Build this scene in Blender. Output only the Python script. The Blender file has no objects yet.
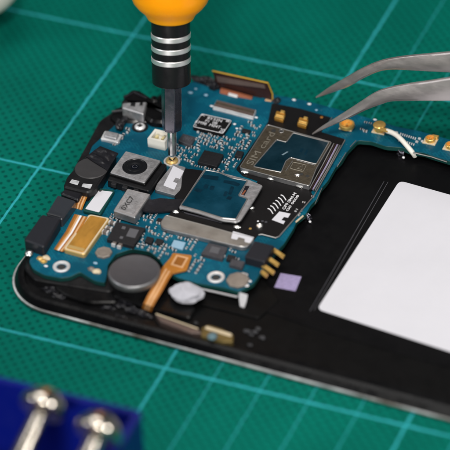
import bpy, math, random
from mathutils import Vector, Matrix, Euler
random.seed(7)
S = 0.001                       # everything below is written in millimetres
scene = bpy.context.scene
COL = scene.collection

# ------------------------------------------------------------------ camera
ROT = Euler((0.891835937, 0.0414812238, 0.387457384), 'XYZ')
RM = ROT.to_matrix()
FPX = 3610.1
CAM = Vector((229.61847, -480.77823, 464.31725))

def ray(px, py):
    return RM @ Vector(((px - 225) / FPX, -(py - 225) / FPX, -1))
def U(px, py, z=0.0):           # photo point lying at height z (mm) -> place in the scene
    d = ray(px, py)
    return CAM + d * ((z - CAM.z) / d.z)
def UY(px, py, y):              # photo point lying on the upright plane y
    d = ray(px, py)
    return CAM + d * ((y - CAM.y) / d.y)
def Z(z, *pts):
    return [U(p[0], p[1], z) for p in pts]

cd = bpy.data.cameras.new('camera'); cam = bpy.data.objects.new('camera', cd); COL.objects.link(cam)
cam.location = CAM * S; cam.rotation_euler = ROT
cd.sensor_fit = 'HORIZONTAL'; cd.sensor_width = 12.465; cd.lens = 100.0
cd.clip_start = 0.02; cd.clip_end = 50
cd.dof.use_dof = True; cd.dof.aperture_fstop = 5.4
foc = U(165, 185, 5)
cd.dof.focus_distance = -((RM.inverted() @ (foc - CAM)).z) * S
scene.camera = cam

# ------------------------------------------------------------------ materials
def nodes(name):
    m = bpy.data.materials.new(name); m.use_nodes = True
    nt = m.node_tree
    return m, nt, nt.nodes['Principled BSDF']

def mat(name, col, rough=.5, metal=0.0, bump=0.0, bscale=900, var=0.0, vscale=300, rvar=0.0, coat=0.0, spec=.3, stretch=None, alpha_sss=0):
    m, nt, b = nodes(name)
    N = nt.nodes.new; L = nt.links.new
    b.inputs['Metallic'].default_value = metal
    b.inputs['Roughness'].default_value = rough
    b.inputs['Specular IOR Level'].default_value = spec
    b.inputs['Coat Weight'].default_value = coat
    b.inputs['Coat Roughness'].default_value = .12
    b.inputs['Base Color'].default_value = (*col, 1)
    tc = N('ShaderNodeTexCoord'); mp = N('ShaderNodeMapping'); L(tc.outputs['Object'], mp.inputs['Vector'])
    if stretch: mp.inputs['Scale'].default_value = stretch
    if var or rvar:
        n = N('ShaderNodeTexNoise'); n.inputs['Scale'].default_value = vscale; n.inputs['Detail'].default_value = 6
        n.inputs['Roughness'].default_value = .65
        L(mp.outputs[0], n.inputs['Vector'])
        if var:
            r = N('ShaderNodeMapRange'); r.inputs['From Min'].default_value = .25; r.inputs['From Max'].default_value = .75
            r.inputs['To Min'].default_value = 1 - var; r.inputs['To Max'].default_value = 1 + var
            L(n.outputs['Fac'], r.inputs['Value'])
            v = N('ShaderNodeVectorMath'); v.operation = 'SCALE'; v.inputs[0].default_value = col
            L(r.outputs[0], v.inputs['Scale']); L(v.outputs[0], b.inputs['Base Color'])
        if rvar:
            r = N('ShaderNodeMapRange'); r.inputs['From Min'].default_value = .3; r.inputs['From Max'].default_value = .7
            r.inputs['To Min'].default_value = max(.03, rough - rvar); r.inputs['To Max'].default_value = min(1, rough + rvar)
            L(n.outputs['Fac'], r.inputs['Value']); L(r.outputs[0], b.inputs['Roughness'])
    if bump:
        n2 = N('ShaderNodeTexNoise'); n2.inputs['Scale'].default_value = bscale; n2.inputs['Detail'].default_value = 5
        L(mp.outputs[0], n2.inputs['Vector'])
        bp = N('ShaderNodeBump'); bp.inputs['Strength'].default_value = bump; bp.inputs['Distance'].default_value = .0002
        L(n2.outputs['Fac'], bp.inputs['Height']); L(bp.outputs[0], b.inputs['Normal'])
    return m

M = {}
M['black']   = mat('black_plastic', (.007, .007, .008), .4, bump=.25, bscale=1500, rvar=.12, spec=.3)
M['blackgl'] = mat('glossy_black_plastic', (.0045, .0045, .005), .3, rvar=.12, bump=.12, bscale=350, spec=.22)
M['bay']     = mat('black_battery_bay', (.003, .003, .0035), .42, rvar=.1, bump=.05, bscale=300, spec=.1)
M['floor']   = mat('frame_floor', (.003, .003, .0032), .45, rvar=.1, bump=.2, bscale=500, spec=.1)
M['film']    = mat('black_film', (.012, .012, .015), .3, bump=.8, bscale=420, rvar=.1)
M['sticker'] = mat('black_sticker', (.006, .0055, .006), .45, bump=.1, bscale=700, spec=.22)
M['chip']    = mat('black_chip', (.012, .012, .014), .5, bump=.2, bscale=4000, var=.3, vscale=1500)
M['chipgr']  = mat('grey_chip', (.05, .05, .058), .4, var=.3, vscale=800)
M['chipmk']  = mat('chip_marking', (.09, .09, .10), .6)
M['steel']   = mat('dull_steel', (.56, .55, .56), .42, 1.0, bump=.12, bscale=1800, var=.12, vscale=900, rvar=.1)
M['steeld']  = mat('dark_steel', (.24, .23, .28), .26, 1.0, rvar=.06)
M['can']     = mat('shield_can', (.46, .455, .47), .5, .85, bump=.2, bscale=2500, var=.15, vscale=700, rvar=.1)
M['canside'] = mat('can_side', (.34, .34, .35), .45, .9, rvar=.1)
M['coilm']   = mat('coil_can', (.40, .385, .39), .55, .7, bump=.3, bscale=3000, var=.2, vscale=900)
M['silver']  = mat('silver', (.85, .85, .86), .22, 1.0, rvar=.08)
M['chrome']  = mat('chrome_rim', (.72, .73, .75), .4, .75, var=.4, vscale=160, rvar=.12, bump=.15, bscale=700)
M['solder']  = mat('solder', (.82, .82, .80), .28, 1.0, bump=.3, bscale=1200)
M['tin']     = mat('tin', (.70, .70, .71), .33, .4, var=.25, vscale=500)
M['gold']    = mat('gold', (.90, .56, .16), .36, .7, bump=.2, bscale=1500, rvar=.1)
M['goldfl']  = mat('gold_connector', (.50, .25, .045), .45, .55, bump=.25, bscale=900, var=.18, vscale=400, rvar=.12, stretch=(1, .35, 1))
M['goldlt']  = mat('pale_gold', (.62, .42, .16), .42, .55, bump=.1)
M['cream']   = mat('cream_edge', (.62, .52, .36), .5, .15, var=.1)
M['copper']  = mat('copper_flex', (.43, .17, .028), .38, .25, var=.2, vscale=350, rvar=.12, bump=.12, bscale=700, coat=.3)
M['copperlt']= mat('copper_trace', (.70, .42, .22), .4, .3, var=.15)
M['copperdk']= mat('copper_dark', (.32, .12, .022), .4, .3, var=.2)
M['brown']   = mat('flex_dark', (.03, .012, .010), .28, rvar=.1, coat=.4)
M['brownst'] = mat('flex_stiffener', (.13, .095, .085), .4, .3, var=.2)
M['rust']    = mat('flex_copper_strip', (.24, .075, .035), .45, .2, var=.25, vscale=600)
M['yellow']  = mat('flex_edge', (.45, .27, .03), .45, .2)
M['white']   = mat('white_label', (.585, .583, .63), .5, var=.03, vscale=80, bump=.03, bscale=400)
M['whitepl'] = mat('white_plastic', (.72, .70, .64), .42, bump=.08, bscale=700, var=.06)
M['creampl'] = mat('cream_plastic', (.66, .56, .30), .45)
M['print']   = mat('white_print', (.72, .72, .75), .6)
M['dark']    = mat('print_and_hole_shade', (.03, .03, .03), .7)
M['emboss']  = mat('embossed_text', (.27, .245, .20), .45, .5)
M['tan']     = mat('sim_frame', (.085, .07, .05), .5, .55, bump=.4, bscale=2500, var=.35, vscale=900)
M['tan2']    = mat('brown_pad', (.27, .235, .205), .5, .5, var=.25, vscale=700, bump=.2)
M['edge']    = mat('stamped_edge_and_highlight', (.45, .44, .43), .38, .9)
M['bluecard']= mat('blue_card', (.0015, .036, .062), .3, var=.45, vscale=150, rvar=.12, bump=.25, bscale=160, coat=.25)
M['blueshade']= mat('blue_card_shaded', (.0015, .017, .028), .34, var=.45, vscale=150, rvar=.12, bump=.25, bscale=160, coat=.1)  # same blue film, its weaker reflection put into a darker colour
M['inkblue'] = mat('blue_card_marks', (.001, .018, .033), .32, var=.4, vscale=500)
M['glint']   = mat('blue_glint', (.25, .36, .42), .3, .4)
M['pad']     = mat('blue_pad', (.26, .42, .55), .5, .1, var=.1)
M['lavender']= mat('lavender_sticker', (.28, .235, .40), .6, var=.22, vscale=1400)
M['foam']    = mat('white_foam', (.46, .46, .51), .6, bump=.25, bscale=500)
fb_ = M['foam'].node_tree.nodes['Principled BSDF']; fb_.inputs['Subsurface Weight'].default_value = .6; fb_.inputs['Subsurface Radius'].default_value = (1, 1, 1); fb_.inputs['Subsurface Scale'].default_value = .0015
M['orange']  = mat('orange_handle', (1.0, .35, .0), .4, bump=.04, bscale=300, coat=.1)
ob_ = M['orange'].node_tree.nodes['Principled BSDF']; ob_.inputs['Subsurface Weight'].default_value = .5; ob_.inputs['Subsurface Radius'].default_value = (1, .5, .1); ob_.inputs['Subsurface Scale'].default_value = .004
M['collar']  = mat('collar_black', (.008, .008, .009), .3, rvar=.08)
M['tweez']   = mat('tweezer_steel', (.58, .54, .53), .4, .85, bump=.1, bscale=2200, var=.07, vscale=420, rvar=.1, stretch=(.4, 1, 1))
M['bluebox'] = mat('blue_plastic', (.0015, .006, .14), .36, bump=.12, bscale=600, rvar=.08)
M['bolt']    = mat('bolt_steel', (.72, .66, .58), .19, 1.0, rvar=.05, var=.1, vscale=300)
M['lens']    = mat('lens_black', (.007, .0075, .009), .3, spec=.25)
M['lensgl']  = mat('lens_glass', (.003, .004, .007), .05, spec=.4)
M['disc']    = mat('speaker_disc', (.034, .033, .035), .42, bump=.2, bscale=500, rvar=.1)
M['motor']   = mat('motor_top', (.058, .056, .062), .45, 0, bump=.12, bscale=2500, var=.1)
M['motorrim']= mat('motor_rim', (.26, .26, .27), .42, .8, rvar=.1)
M['jack']    = mat('jack_black', (.013, .014, .019), .42, bump=.12, bscale=900)
M['jackgr']  = mat('smoke_plastic', (.03, .033, .04), .18, rvar=.05, coat=.4)
M['wood']    = mat('table_wood', (.30, .22, .15), .6, var=.3, vscale=20, stretch=(.2, 1, 1))
M['capbody'] = mat('capacitor_body', (.13, .11, .10), .55, var=.3)
M['resbody'] = mat('resistor_body', (.014, .014, .017), .5)
M['barm']    = mat('bar_metal', (.40, .385, .36), .42, .8, var=.12, vscale=200, rvar=.1, bump=.08, bscale=1200)
M['canlt']   = mat('pale_plastic', (.45, .45, .47), .4, var=.2)
M['debris']  = mat('dark_debris', (.05, .05, .055), .4, .3, var=.4, vscale=900)
M['greenb']  = mat('board_green', (.006, .05, .045), .4)
M['winw']    = mat('window_white', (.45, .46, .48), .4, var=.4, vscale=700)
M['ringm']   = mat('ring_satin', (.86, .86, .87), .38, .8)
M['tarn']    = mat('tarnished_brass', (.16, .115, .04), .45, .5, var=.4, vscale=500)
M['btn']     = mat('grey_button', (.10, .17, .20), .35)

def pcb_mat():
    m, nt, b = nodes('circuit_board_blue')
    N = nt.nodes.new; L = nt.links.new
    tc = N('ShaderNodeTexCoord')
    def math_(op, a, bb=None):
        n = N('ShaderNodeMath'); n.operation = op
        for i, x in enumerate((a, bb)):
            if x is None: continue
            if hasattr(x, 'is_linked') or hasattr(x, 'links'): L(x, n.inputs[i])
            else: n.inputs[i].default_value = x
        return n.outputs[0]
    vo = N('ShaderNodeTexVoronoi'); vo.distance = 'MANHATTAN'; vo.feature = 'DISTANCE_TO_EDGE' if False else 'F1'
    vo.inputs['Scale'].default_value = 620; L(tc.outputs['Object'], vo.inputs['Vector'])
    ns = N('ShaderNodeTexNoise'); ns.inputs['Scale'].default_value = 260; ns.inputs['Detail'].default_value = 5; L(tc.outputs['Object'], ns.inputs['Vector'])
    br = N('ShaderNodeTexBrick'); br.inputs['Scale'].default_value = 420; br.inputs['Mortar Size'].default_value = .06
    br.inputs['Color1'].default_value = (0, 0, 0, 1); br.inputs['Color2'].default_value = (.35, .35, .35, 1); br.inputs['Mortar'].default_value = (1, 1, 1, 1)
    mp = N('ShaderNodeMapping'); mp.inputs['Rotation'].default_value = (0, 0, .75); L(tc.outputs['Object'], mp.inputs['Vector']); L(mp.outputs[0], br.inputs['Vector'])
    trace = math_('MULTIPLY', br.outputs['Color'], math_('GREATER_THAN', ns.outputs['Fac'], .52))
    via = math_('LESS_THAN', vo.outputs['Distance'], .10)
    mix = N('ShaderNodeMixRGB'); mix.inputs[1].default_value = (.0004, .070, .118, 1); mix.inputs[2].default_value = (.002, .098, .152, 1)
    L(trace, mix.inputs[0])
    mix2 = N('ShaderNodeMixRGB'); L(mix.outputs[0], mix2.inputs[1]); mix2.inputs[2].default_value = (.10, .20, .26, 1)
    L(math_('MULTIPLY', via, .55), mix2.inputs[0])
    n2 = N('ShaderNodeTexNoise'); n2.inputs['Scale'].default_value = 60; n2.inputs['Detail'].default_value = 3; L(tc.outputs['Object'], n2.inputs['Vector'])
    r = N('ShaderNodeMapRange'); r.inputs['From Min'].default_value = .3; r.inputs['From Max'].default_value = .7; r.inputs['To Min'].default_value = .8; r.inputs['To Max'].default_value = 1.25
    L(n2.outputs['Fac'], r.inputs['Value'])
    sc = N('ShaderNodeVectorMath'); sc.operation = 'SCALE'; L(mix2.outputs[0], sc.inputs[0]); L(r.outputs[0], sc.inputs['Scale'])
    L(sc.outputs[0], b.inputs['Base Color'])
    b.inputs['Roughness'].default_value = .36; b.inputs['Specular IOR Level'].default_value = .22
    bp = N('ShaderNodeBump'); bp.inputs['Strength'].default_value = .25; bp.inputs['Distance'].default_value = .00004
    L(trace, bp.inputs['Height']); L(bp.outputs[0], b.inputs['Normal'])
    return m
M['pcb'] = pcb_mat()
def worn(m, dark):
    nt = m.node_tree; b = nt.nodes['Principled BSDF']; lk = b.inputs['Base Color'].links[0]
    src = lk.from_socket; n = nt.nodes.new('ShaderNodeTexNoise'); n.inputs['Scale'].default_value = 70; n.inputs['Detail'].default_value = 8; n.inputs['Roughness'].default_value = .7
    tc = nt.nodes.new('ShaderNodeTexCoord'); nt.links.new(tc.outputs['Object'], n.inputs['Vector'])
    r = nt.nodes.new('ShaderNodeMapRange'); r.inputs['From Min'].default_value = .50; r.inputs['From Max'].default_value = .66; nt.links.new(n.outputs['Fac'], r.inputs['Value'])
    mx = nt.nodes.new('ShaderNodeMixRGB'); nt.links.new(r.outputs[0], mx.inputs[0]); nt.links.new(src, mx.inputs[1]); mx.inputs[2].default_value = (*dark, 1); nt.links.new(mx.outputs[0], b.inputs['Base Color'])
worn(M['chrome'], (.20, .17, .14))

def cutting_mat_material():
    m, nt, b = nodes('green_mat_vinyl')
    N = nt.nodes.new; L = nt.links.new
    tc = N('ShaderNodeTexCoord'); sx = N('ShaderNodeSeparateXYZ'); L(tc.outputs['Object'], sx.inputs[0])
    def mt(op, *a):
        n = N('ShaderNodeMath'); n.operation = op
        for i, x in enumerate(a):
            if isinstance(x, (int, float)): n.inputs[i].default_value = x
            else: L(x, n.inputs[i])
        return n.outputs[0]
    # slight waviness so the printed lines are not ruler sharp
    wn = N('ShaderNodeTexNoise'); wn.inputs['Scale'].default_value = 420; wn.inputs['Detail'].default_value = 2; L(tc.outputs['Object'], wn.inputs['Vector'])
    w = mt('MULTIPLY', mt('SUBTRACT', wn.outputs['Fac'], .5), .45)
    X = mt('ADD', mt('MULTIPLY', sx.outputs['X'], 1000.0), w)
    Y = mt('ADD', mt('MULTIPLY', sx.outputs['Y'], 1000.0), w)
    def line(v, period, half, off=0.0):     # 1 on the line
        d = mt('ABSOLUTE', mt('SUBTRACT', mt('FRACT', mt('ADD', mt('DIVIDE', v, period), .5 + off)), .5))
        r = N('ShaderNodeMapRange'); r.interpolation_type = 'SMOOTHSTEP'
        r.inputs['From Min'].default_value = (half + .10) / period; r.inputs['From Max'].default_value = (half - .10) / period
        L(d, r.inputs['Value']); return r.outputs[0]
    major = mt('MAXIMUM', line(X, 50, .27), line(Y, 50, .30))
    fine = mt('MULTIPLY', line(X, 10, .19), mt('GREATER_THAN', X, -1.0))
    ln = mt('MAXIMUM', major, mt('MULTIPLY', fine, .5))
    wear = N('ShaderNodeTexNoise'); wear.inputs['Scale'].default_value = 180; wear.inputs['Detail'].default_value = 5; L(tc.outputs['Object'], wear.inputs['Vector'])
    wr = N('ShaderNodeMapRange'); wr.inputs['From Min'].default_value = .3; wr.inputs['From Max'].default_value = .55; wr.inputs['To Min'].default_value = .62; wr.inputs['To Max'].default_value = .95
    L(wear.outputs['Fac'], wr.inputs['Value'])
    ln = mt('MULTIPLY', ln, wr.outputs[0])
    # quincunx of small dimples moulded into the mat
    P = 2.45
    dn = N('ShaderNodeTexNoise'); dn.inputs['Scale'].default_value = 900; L(tc.outputs['Object'], dn.inputs['Vector'])
    jit = mt('MULTIPLY', mt('SUBTRACT', dn.outputs['Fac'], .5), .5)
    def dots(ox):
        fx = mt('MULTIPLY', mt('SUBTRACT', mt('FRACT', mt('ADD', mt('DIVIDE', mt('MULTIPLY', sx.outputs['X'], 1000.0), P), ox)), .5), P)
        fy = mt('MULTIPLY', mt('SUBTRACT', mt('FRACT', mt('ADD', mt('DIVIDE', mt('MULTIPLY', sx.outputs['Y'], 1000.0), P), ox)), .5), P)
        d = mt('SQRT', mt('ADD', mt('MULTIPLY', fx, fx), mt('MULTIPLY', mt('MULTIPLY', fy, fy), .8)))
        r = N('ShaderNodeMapRange'); r.interpolation_type = 'SMOOTHSTEP'; r.inputs['From Min'].default_value = .54; r.inputs['From Max'].default_value = .2
        L(mt('ADD', d, jit), r.inputs['Value']); return r.outputs[0]
    dt = mt('MAXIMUM', dots(.1), dots(.6))
    n3 = N('ShaderNodeTexNoise'); n3.inputs['Scale'].default_value = 45; n3.inputs['Detail'].default_value = 5; L(tc.outputs['Object'], n3.inputs['Vector'])
    rr = N('ShaderNodeMapRange'); rr.inputs['From Min'].default_value = .3; rr.inputs['From Max'].default_value = .7; rr.inputs['To Min'].default_value = .88; rr.inputs['To Max'].default_value = 1.12
    L(n3.outputs['Fac'], rr.inputs['Value'])
    base = N('ShaderNodeVectorMath'); base.operation = 'SCALE'; base.inputs[0].default_value = (.0006, .118, .087); L(rr.outputs[0], base.inputs['Scale'])
    m1 = N('ShaderNodeMixRGB'); L(mt('MULTIPLY', dt, .72), m1.inputs[0]); L(base.outputs[0], m1.inputs[1]); m1.inputs[2].default_value = (.0006, .034, .029, 1)
    m2 = N('ShaderNodeMixRGB'); L(ln, m2.inputs[0]); L(m1.outputs[0], m2.inputs[1]); m2.inputs[2].default_value = (.03, .33, .38, 1)
    L(m2.outputs[0], b.inputs['Base Color'])
    b.inputs['Roughness'].default_value = .65; b.inputs['Specular IOR Level'].default_value = .04
    nb = N('ShaderNodeTexNoise'); nb.inputs['Scale'].default_value = 2600; nb.inputs['Detail'].default_value = 3; L(tc.outputs['Object'], nb.inputs['Vector'])
    h = mt('SUBTRACT', mt('MULTIPLY', nb.outputs['Fac'], .25), dt)
    bp = N('ShaderNodeBump'); bp.inputs['Strength'].default_value = .5; bp.inputs['Distance'].default_value = .00018
    L(h, bp.inputs['Height']); L(bp.outputs[0], b.inputs['Normal'])
    return m
M['mat'] = cutting_mat_material()

# ------------------------------------------------------------------ mesh building
def tag(o, label, cat, group=None, kind=None):
    if label: o['label'] = label
    if cat: o['category'] = cat
    if group: o['group'] = group
    if kind: o['kind'] = kind
    return o

def thing(name, loc, label, cat, group=None):
    o = bpy.data.objects.new(name, None); COL.objects.link(o)
    o.empty_display_size = .005
    o.location = Vector(loc) * S
    o['origin'] = [float(c) for c in loc]
    return tag(o, label, cat, group)

def area(pts):
    return .5 * sum(pts[i].x * pts[(i + 1) % len(pts)].y - pts[(i + 1) % len(pts)].x * pts[i].y for i in range(len(pts)))

def rounded(pts, r, n=5):
    """round every corner of a polygon (Vectors, one z)"""
    out = []
    k = len(pts)
    for i in range(k):
        a, p, c = pts[i - 1], pts[i], pts[(i + 1) % k]
        u = (a - p); v = (c - p)
        lu, lv = u.length, v.length
        rr = r[i] if isinstance(r, (list, tuple)) else r
        t = min(rr, lu * .45, lv * .45)
        if t < 1e-4: out.append(p.copy()); continue
        p0 = p + u / lu * t; p2 = p + v / lv * t
        for j in range(n + 1):
            s = j / n
            out.append(p0 * (1 - s) ** 2 + p * 2 * s * (1 - s) + p2 * s ** 2)
    return out

def inset(pts, d):
    k = len(pts); out = []
    for i in range(k):
        a, p, c = pts[i - 1], pts[i], pts[(i + 1) % k]
        e1 = (p - a).to_2d(); e2 = (c - p).to_2d()
        if e1.length < 1e-9 or e2.length < 1e-9: out.append(p.copy()); continue
        e1.normalize(); e2.normalize()
        n1 = Vector((-e1.y, e1.x)); n2 = Vector((-e2.y, e2.x))
        b = n1 + n2
        if b.length < 1e-6: b = n1
        b.normalize()
        m = d / max(.4, b.dot(n1))
        out.append(Vector((p.x + b.x * m, p.y + b.y * m, p.z)))
    return out

class MB:
    def __init__(self): self.v = []; self.f = []; self.m = []; self.mats = []
    def mi(self, name):
        if name not in self.mats: self.mats.append(name)
        return self.mats.index(name)
    def add(self, vs, fs, m):
        o = len(self.v); k = self.mi(m)
        self.v += [Vector(p) for p in vs]
        for f in fs: self.f.append([i + o for i in f]); self.m.append(k)
    def prism(self, pts, z0, z1, m, bev=.06, side=None, bottom=True):
        pts = [p.copy() for p in pts]
        if area(pts) < 0: pts.reverse()
        n = len(pts)
        top = inset(pts, bev) if bev else pts
        rings = [[(p.x, p.y, z0) for p in pts], [(p.x, p.y, z1 - bev) for p in pts]]
        if bev: rings.append([(p.x, p.y, z1) for p in top])
        vs = [p for r in rings for p in r]
        fs = []
        for k in range(len(rings) - 1):
            for i in range(n):
                j = (i + 1) % n
                fs.append((k * n + i, k * n + j, (k + 1) * n + j, (k + 1) * n + i))
        self.add(vs, fs, side or m)
        self.add(rings[-1], [tuple(range(n))], m)
        if bottom: self.add(rings[0], [tuple(reversed(range(n)))], side or m)
        return self
    def ring(self, outer, inner, z0, z1, m):
        """wall between two loops with the same count"""
        if area(outer) < 0: outer = outer[::-1]; inner = inner[::-1]
        n = len(outer)
        vs = [(p.x, p.y, z0) for p in outer] + [(p.x, p.y, z1) for p in outer] + [(p.x, p.y, z1) for p in inner] + [(p.x, p.y, z0) for p in inner]
        fs = []
        for k in range(4):
            a, b = k * n, ((k + 1) % 4) * n
            for i in range(n):
                j = (i + 1) % n
                fs.append((a + i, a + j, b + j, b + i))
        self.add(vs, fs, m); return self
    def lathe(self, o, axis, prof, m, seg=48, hexa=False, x=None):
        """prof: (distance along axis, radius[, material])"""
        o = Vector(o); a = Vector(axis).normalized()
        x = Vector(x) if x is not None else (Vector((0, 0, 1)) if abs(a.z) < .9 else Vector((1, 0, 0)))
        x = (x - a * x.dot(a)).normalized(); y = a.cross(x)
        if hexa: seg = 6
        for k in range(len(prof) - 1):
            p, q = prof[k], prof[k + 1]
            mm = q[2] if len(q) > 2 else m
            vs = []
            for (s, r) in ((p[0], p[1]), (q[0], q[1])):
                for i in range(seg):
                    t = 2 * math.pi * (i + .15) / seg
                    vs.append(o + a * s + (x * math.cos(t) + y * math.sin(t)) * r)
            self.add(vs, [(i, (i + 1) % seg, seg + (i + 1) % seg, seg + i) for i in range(seg)], mm)
        return self
    def tube(self, path, r, m, seg=10, closed=False, cap=True):
        path = [Vector(p) for p in path]; n = len(path); vs = []
        for i, p in enumerate(path):
            a = path[(i - 1) % n] if (closed or i) else p
            b = path[(i + 1) % n] if (closed or i < n - 1) else p
            d = (b - a).normalized()
            up = Vector((0, 0, 1)) if abs(d.z) < .95 else Vector((1, 0, 0))
            x = d.cross(up).normalized(); y = x.cross(d)
            rr = r(i / (n - 1)) if callable(r) else r
            for k in range(seg):
                t = 2 * math.pi * k / seg
                vs.append(p + (x * math.cos(t) + y * math.sin(t)) * rr)
        fs = []
        for i in range(n if closed else n - 1):
            for k in range(seg):
                fs.append((i * seg + k, i * seg + (k + 1) % seg, ((i + 1) % n) * seg + (k + 1) % seg, ((i + 1) % n) * seg + k))
        if not closed and cap:
            fs.append(tuple(reversed(range(seg)))); fs.append(tuple((n - 1) * seg + k for k in range(seg)))
        self.add(vs, fs, m); return self
    def ribbon(self, stations, th, m, mats=None):
        """stations: (left point, right point); a strip with thickness; mats = across-width list of materials"""
        mats = mats or [m]; w = len(mats)
        n = len(stations); vs = []
        for (l, r) in stations:
            for k in range(w + 1): vs.append(l.lerp(r, k / w))
        for (l, r) in stations:
            for k in range(w + 1): vs.append(l.lerp(r, k / w) - Vector((0, 0, th)))
        off = n * (w + 1); st = w + 1
        for k in range(w):
            fs = []
            for i in range(n - 1):
                a = i * st + k
                fs.append((a, a + 1, a + 1 + st, a + st))
                fs.append((off + a + 1, off + a, off + a + st, off + a + 1 + st))
            if k == 0: fs += [(i * st, (i + 1) * st, off + (i + 1) * st, off + i * st) for i in range(n - 1)]
            if k == w - 1: fs += [(i * st + w, off + i * st + w, off + (i + 1) * st + w, (i + 1) * st + w) for i in range(n - 1)]
            fs.append((k, k + off, k + 1 + off, k + 1)); e = (n - 1) * st
            fs.append((e + k, e + k + 1, e + k + 1 + off, e + k + off))
            self.add(vs, fs, mats[k])
        return self
    def loft(self, sections, m, cap=True):
        n = len(sections[0]); vs = [p for s in sections for p in s]; fs = []
        for i in range(len(sections) - 1):
            for k in range(n):
                fs.append((i * n + k, i * n + (k + 1) % n, (i + 1) * n + (k + 1) % n, (i + 1) * n + k))
        if cap:
            fs.append(tuple(reversed(range(n)))); fs.append(tuple((len(sections) - 1) * n + k for k in range(n)))
        self.add(vs, fs, m); return self
    def blob(self, c, rx, ry, rz, m, amp=.15, seg=40, rings=24, f=1.6, seed=0):
        from mathutils import noise
        vs = []; fs = []
        for i in range(rings + 1):
            th = math.pi * i / rings
            for k in range(seg):
                ph = 2 * math.pi * k / seg
                d = Vector((math.sin(th) * math.cos(ph), math.sin(th) * math.sin(ph), math.cos(th)))
                q = 1 + amp * noise.noise(d * f + Vector((seed, 0, 0))) * 2 + amp * .5 * noise.noise(d * f * 3 + Vector((0, seed, 0)))
                vs.append(Vector(c) + Vector((d.x * rx, d.y * ry, d.z * rz)) * q)
        for i in range(rings):
            for k in range(seg):
                fs.append((i * seg + k, (i + 1) * seg + k, (i + 1) * seg + (k + 1) % seg, i * seg + (k + 1) % seg))
        self.add(vs, fs, m); return self
    def text(self, s, p00, p10, p01, m, bold=0.0):
        """text stretched over a parallelogram p00 (baseline left) p10 (baseline right) p01 (top left)"""
        cu = bpy.data.curves.new('t', 'FONT'); cu.body = s; cu.resolution_u = 3; cu.offset = bold
        ob = bpy.data.objects.new('t', cu); COL.objects.link(ob)
        dg = bpy.context.evaluated_depsgraph_get(); dg.update()
        me = bpy.data.meshes.new_from_object(ob.evaluated_get(dg))
        xs = [v.co.x for v in me.vertices]; ys = [v.co.y for v in me.vertices]
        x0, x1, y0, y1 = min(xs), max(xs), min(ys), max(ys)
        vs = [p00 + (p10 - p00) * ((v.co.x - x0) / (x1 - x0)) + (p01 - p00) * ((v.co.y - y0) / (y1 - y0)) for v in me.vertices]
        self.add(vs, [tuple(p.vertices) for p in me.polygons], m)
        bpy.data.objects.remove(ob); bpy.data.curves.remove(cu); bpy.data.meshes.remove(me)
        return self
    def mesh(self, name, origin, sharp=25):
        me = bpy.data.meshes.new(name)
        o = Vector(origin)
        me.from_pydata([(v - o) * S for v in self.v], [], self.f)
        for n in self.mats: me.materials.append(M[n])
        me.polygons.foreach_set('material_index', self.m)
        me.polygons.foreach_set('use_smooth', [True] * len(self.f))
        import bmesh
        bm = bmesh.new(); bm.from_mesh(me)
        bmesh.ops.remove_doubles(bm, verts=bm.verts, dist=1e-7)
        bmesh.ops.recalc_face_normals(bm, faces=bm.faces)
        bm.to_mesh(me); bm.free()
        me.set_sharp_from_angle(angle=math.radians(sharp))
        me.update()
        return me
    def build(self, name, parent=None, origin=None, label=None):
        root = parent
        if parent is not None:
            while root.parent is not None: root = root.parent
            origin = Vector(root['origin'])
        o = bpy.data.objects.new(name, self.mesh(name, origin)); COL.objects.link(o)
        if parent is not None: o.parent = parent
        else: o.location = Vector(origin) * S
        if label: o['label'] = label
        return o

def ell(c, r, n=28):            # round outline about a point, flat
    return [Vector((c.x + r * math.cos(2 * math.pi * i / n), c.y + r * math.sin(2 * math.pi * i / n), c.z)) for i in range(n)]
def part(name, parent, pts, z0, z1, m, bev=.06, r=0, side=None, label=None):
    b = MB(); q = Z(z1, *pts)
    if area(q) < 0: q.reverse()
    if r: q = rounded(q, r)
    b.prism(q, z0, z1, m, bev, side)
    return b.build(name, parent, label=label)
def para(z, o, x, y):           # the fourth corner of a parallelogram measured by three
    O, X, Y = U(*o, z), U(*x, z), U(*y, z)
    return [O, X, X + Y - O, Y]

# ------------------------------------------------------------------ table and mat
tb = MB(); tb.prism([Vector(p) for p in ((-900, -600, 0), (900, -600, 0), (900, 700, 0), (-900, 700, 0))], -40, -3.0, 'wood', 1)
tag(tb.build('table_top', origin=(0, 0, 0)), None, None, kind='structure')
cm = MB(); cm.prism(rounded([Vector(p) for p in ((-260, -160, 0), (340, -160, 0), (340, 290, 0), (-260, 290, 0))], 8), -2.98, 0, 'mat', .3)
tag(cm.build('cutting_mat', origin=(0, 0, 0)), 'green cutting mat with dimples and light teal grid lines under everything', 'cutting mat')

# ------------------------------------------------------------------ the phone
PO = (30, 42, 0)
phone = thing('disassembled_smartphone', PO, 'opened black smartphone showing its blue circuit board and empty battery bay', 'smartphone')
ang = math.radians(-2.2); pu = Vector((math.cos(ang), math.sin(ang), 0)); pv = Vector((-math.sin(ang), math.cos(ang), 0))
p0 = Vector((-40.7, 7.2, 0))
def PH(u, v, z=0): return p0 + pu * u + pv * v + Vector((0, 0, z))
def arc_rect(d, r=11.5, W=142, H=77, n=12):
    out = []
    for cx, cy, a0 in ((W - r, r, -90), (W - r, H - r, 0), (r, H - r, 90), (r, r, 180)):
        for i in range(n + 1):
            a = math.radians(a0 + 90 * i / n)
            out.append(PH(cx + (r - d) * math.cos(a), cy + (r - d) * math.sin(a)))
    return out
b = MB(); b.ring(arc_rect(.2), arc_rect(1.2), .1, .5, 'blackgl'); b.ring(arc_rect(.05), arc_rect(1.2), .56, .9, 'chrome'); b.build('chrome_bezel', phone)
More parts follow.
